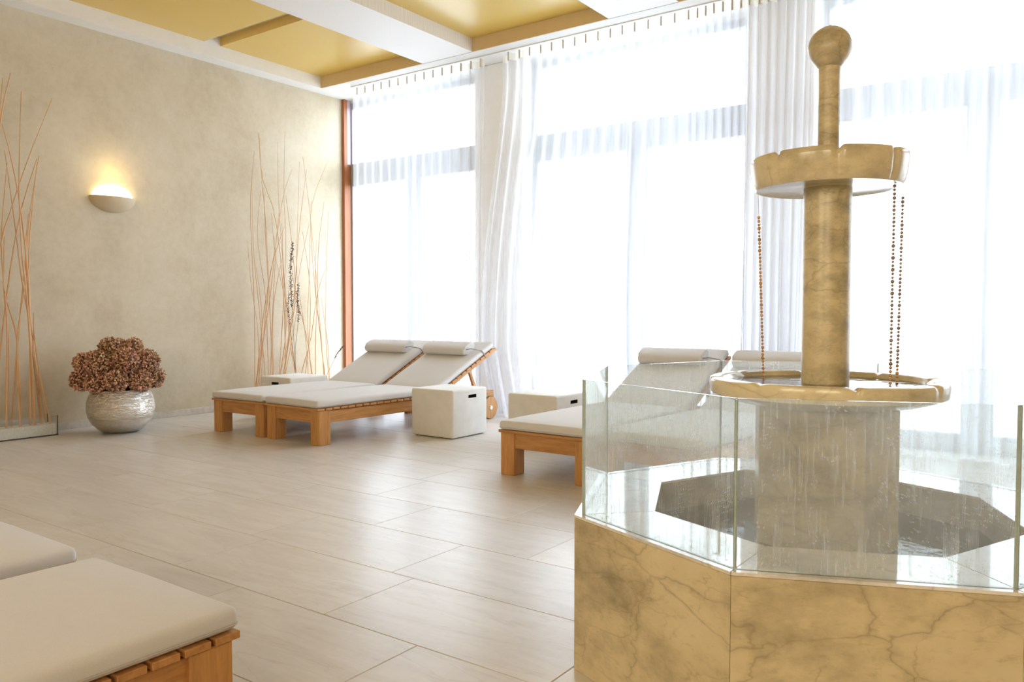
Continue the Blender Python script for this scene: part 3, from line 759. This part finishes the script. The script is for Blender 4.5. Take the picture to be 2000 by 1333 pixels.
def seed_spike(pts, X, a, b, label, dens=150, w=.020):
    P = [wall_point(*p, X) for p in zr(pts)]
    if P[-1].z > .1: P.append(Vector((X, P[-1].y, .10)))
    b0 = P[-1].copy(); root = empty('dried_grass', b0); tag(root, label, 'dried grass')
    Q = [p - b0 for p in P]; bm = bmesh.new(); tube_bm(bm, Q, [.0022] * (len(Q) - 1) + [.0035], 5); bm_obj('stem', bm, M['spike'], root, True)
    L = [0]; 
    for p, q in zip(Q, Q[1:]): L.append(L[-1] + (q - p).length)
    def at(s):
        for k in range(len(Q) - 1):
            if s <= L[k + 1]: return Q[k].lerp(Q[k + 1], (s - L[k]) / max(1e-6, L[k + 1] - L[k]))
        return Q[-1]
    vs, fs = [], []
    for k in range(dens):
        s = L[-1] * rr.uniform(a, b); c = at(s); d = Vector((rr.uniform(-1, 1), rr.uniform(-1, 1), rr.uniform(-.2, .8))).normalized()
        c = c + d * w * rr.random(); t = d.orthogonal().normalized() * .006; i0 = len(vs)
        vs += [c - t, c + d * .012, c + t, c - d * .004, c + d.cross(t)]
        fs += [(i0, i0 + 1, i0 + 4), (i0 + 1, i0 + 2, i0 + 4), (i0 + 2, i0 + 3, i0 + 4), (i0 + 3, i0, i0 + 4)]
    o = me_obj('seeds', vs, fs, M['spike'], root); o['kind'] = 'stuff'
seed_spike([(288, 575), (275, 700), (280, 830), (300, 1230)], -7.72, .0, .42, 'tallest dark seed spike standing in the middle of the window twigs', 260, .022)
seed_spike([(315, 780), (308, 860), (318, 930), (300, 1100), (300, 1230)], -7.70, .0, .34, 'shorter dark seed spike right of the tallest one', 150, .018)
seed_spike([(268, 830), (262, 900), (280, 1050), (300, 1230)], -7.74, .0, .3, 'faint low seed spike left of the tallest one', 50, .014)
seed_spike([(545, 1085), (510, 1130), (470, 1210), (440, 1275)], -7.72, .0, .32, 'single dried grass leaning right against the corner post', 60, .010)

# ================================================================== FOUNTAIN
FX, FY = -.705, 2.765
ft = empty('marble_fountain', (FX, FY, 0)); tag(ft, 'octagonal cream marble fountain with glass walls, column and stone ball on top', 'fountain')
def oc(r, k): a = math.radians(-90 + 45 * k); return Vector((r * math.cos(a), r * math.sin(a), 0))
ZB, RB, RO, RG = .50, .856, .588, .832
def prism(name, poly, z0, z1, mat, parent, bev=.0):
    bm = bmesh.new(); a = [bm.verts.new((p.x, p.y, z0)) for p in poly]; b = [bm.verts.new((p.x, p.y, z1)) for p in poly]; n = len(poly)
    bm.faces.new(a[::-1]); bm.faces.new(b)
    for i in range(n): bm.faces.new((a[i], a[(i + 1) % n], b[(i + 1) % n], b[i]))
    if bev: bmesh.ops.bevel(bm, geom=list(bm.edges), offset=bev, segments=1, affect='EDGES')
    return bm_obj(name, bm, mat, parent)
def shr(p, q, e): d = (q - p).normalized() * e; return p + d, q - d
for k in range(8):
    a, b = oc(RB, k), oc(RB, k + 1); c, d = oc(RB - .035, k), oc(RB - .035, k + 1)
    a, b = shr(a, b, .0006); c, d = shr(c, d, .0006)
    prism('side_slab', [a, b, d, c], 0, ZB - .010, M['marble'], ft, .0015)
    a, b = oc(RB + .001, k), oc(RB + .001, k + 1); c, d = oc(RO, k), oc(RO, k + 1)
    a, b = shr(a, b, .0008); c, d = shr(c, d, .0008)
    prism('ledge_slab', [a, b, d, c], ZB - .009, ZB, M['ledge'], ft, .001)
    c, d, e, h_ = oc(RO, k), oc(RO, k + 1), oc(RO + .03, k + 1), oc(RO + .03, k)
    prism('basin_wall', [c, d, e, h_], .20, ZB - .0095, M['basin'], ft)
    # glass: pane with green edges
    a, b = oc(RG, k), oc(RG, k + 1); c, d = oc(RG - .010, k), oc(RG - .010, k + 1); e = .0035
    a, b = shr(a, b, e); c, d = shr(c, d, e - .001)
    z0, z1 = ZB + .001, .931; L = (b - a).length
    vs = [a + Vector((0, 0, z0)), b + Vector((0, 0, z0)), d + Vector((0, 0, z0)), c + Vector((0, 0, z0)), a + Vector((0, 0, z1)), b + Vector((0, 0, z1)), d + Vector((0, 0, z1)), c + Vector((0, 0, z1))]
    me_obj('glass_pane', vs, [(0, 1, 5, 4), (2, 3, 7, 6), (4, 5, 6, 7), (0, 3, 2, 1), (1, 2, 6, 5), (3, 0, 4, 7)], None, ft,
           uvs=[(0, 0), (L, 0), (L, 0), (0, 0), (0, .43), (L, .43), (L, .43), (0, .43)], mats=[M['fglass'], M['gedge']], fm=[0, 0, 1, 1, 1, 1])
    p = oc(RG - .004, k)
    bm = bmesh.new(); tube_bm(bm, [(p.x, p.y, z0), (p.x, p.y, z1 - .004)], .0022, 6); bm_obj('silicone_joint', bm, M['gedge'], ft)
    # droplets lying on the ledge along the glass foot
    rd = random.Random(70 + k); bm = bmesh.new()
    for q in range(46):
        t = rd.random(); s = RG - .016 - abs(rd.gauss(0, .028)); p = oc(s, k).lerp(oc(s, k + 1), t); r = rd.uniform(.0014, .0036)
        bmesh.ops.create_icosphere(bm, subdivisions=1, radius=r, matrix=Matrix.Translation((p.x, p.y, ZB + .0002)) @ Matrix.Diagonal((1.2, 1.2, .6, 1)))
    o = bm_obj('water_drops', bm, M['shallow'], ft, True); o['kind'] = 'stuff'
prism('basin_floor', [oc(RO + .03, k) for k in range(8)], .16, .20, M['basin'], ft)
bm = bmesh.new(); bm.faces.new([bm.verts.new(oc(RO - .0005, k) + Vector((0, 0, .385))) for k in range(8)]); bm_obj('pool_water', bm, M['water'], ft)
prism('plinth', [oc(.232, k) for k in range(8)], .20, .838, M['marble'], ft, .003)
def lobes(depth, pinch, zmin, n=8, wid=.16, ph=PI / 8):
    def mod(r, z, a):
        w = ((a + ph) * n / (2 * PI)) % 1.0; w = min(w, 1 - w) / (wid / 2)
        k = max(0, 1 - w) ** .7
        if z > zmin: return r - pinch * k * (r > .1), z - depth * k * (1 if r > .15 else 0)
        return r - pinch * .5 * k * (r > .2), z
    return mod
bowl_p = [(.0, .834), (.20, .834), (.235, .836), (.30, .850), (.355, .868), (.368, .874), (.372, .885), (.374, .912), (.371, .922), (.362, .926), (.335, .926), (.327, .922), (.318, .905), (.29, .886), (.22, .879), (.0, .878)]
lathe('lower_bowl', bowl_p, 192, M['rim'], ft, lobes(.010, .004, .90, 8, .10, .3))
bm = bmesh.new(); bm.faces.new([bm.verts.new((.322 * math.cos(2 * PI * k / 64), .322 * math.sin(2 * PI * k / 64), .908)) for k in range(64)]); bm_obj('bowl_water', bm, M['shallow'], ft)
lathe('column', [(.0, .88), (.0755, .88), (.0755, 1.555), (.0, 1.555)], 64, M['shaft'], ft)
dish_p = [(.0, 1.552), (.10, 1.552), (.205, 1.551), (.212, 1.548), (.228, 1.549), (.234, 1.556), (.240, 1.58), (.247, 1.63), (.2475, 1.642), (.243, 1.650), (.232, 1.652), (.222, 1.648), (.208, 1.625), (.16, 1.606), (.0, 1.604)]
lathe('upper_dish', dish_p, 192, M['rim'], ft, lobes(.014, .008, 1.62, 8, .16, .42))
bm = bmesh.new(); bm.faces.new([bm.verts.new((.205 * math.cos(2 * PI * k / 64), .205 * math.sin(2 * PI * k / 64), 1.628)) for k in range(64)]); bm_obj('dish_water', bm, M['shallow'], ft)
lathe('neck', [(.0, 1.60), (.036, 1.60), (.034, 1.70), (.0335, 1.90), (.035, 1.947), (.030, 1.952), (.0, 1.952)], 40, M['shaft'], ft)
sp = [(.0, 1.944)]
for k in range(1, 24):
    a = PI * k / 24; sp.append((.0685 * math.sin(a), 2.012 - .0685 * math.cos(a)))
sp += [(.006, 2.082), (.004, 2.085), (.0, 2.085)]
lathe('stone_ball', sp[0:1] + [(.036, 1.948)] + sp[6:], 48, M['shaft'], ft, deg=50)

def bead_chain(top, bot, z_wire, label, warm):
    t = empty('bead_chain', (FX + bot[0], FY + bot[1], bot[2])); tag(t, label, 'bead chain', 'bead chains hanging from the upper dish')
    o0 = Vector((FX + bot[0], FY + bot[1], bot[2])); P = lambda s: Vector((FX + bot[0] + (top[0] - bot[0]) * s ** 1.0, FY + bot[1] + (top[1] - bot[1]) * s, bot[2] + (top[2] - bot[2]) * s)) - o0
    bm = bmesh.new(); tube_bm(bm, [P(0), P(.5), P(1)], .0011, 5); bm_obj('wire', bm, M['metal'], t)
    L = top[2] - bot[2]; n = int(L / .0125); q = 0
    for gname, mat_, sel in (('beads', M['bead'] if warm else M['beadg'], lambda s: s > .12), ('beads', M['bead'], lambda s: s <= .12)):
        bm = bmesh.new()
        for k in range(n):
            s = (k + .5) / n
            if P(s).z + bot[2] > z_wire or not sel(s): continue
            r = .0054 if k % 3 else .0066
            bmesh.ops.create_icosphere(bm, subdivisions=1, radius=r * R.uniform(.85, 1.1), matrix=Matrix.Translation(P(s)) @ Matrix.Diagonal((1, 1, 1.05, 1)))
        b = bm_obj(gname, bm, mat_, t, True); b['kind'] = 'stuff'
bead_chain((-.222, -.03, 1.551), (-.225, .06, .90), 1.475, 'amber bead chain hanging left of the marble column', True)
bead_chain((.200, .015, 1.551), (.192, .045, .895), 1.551, 'left of the two brown bead chains right of the column', False)
bead_chain((.205, .130, 1.551), (.192, .155, .895), 1.53, 'right of the two brown bead chains right of the column', False)
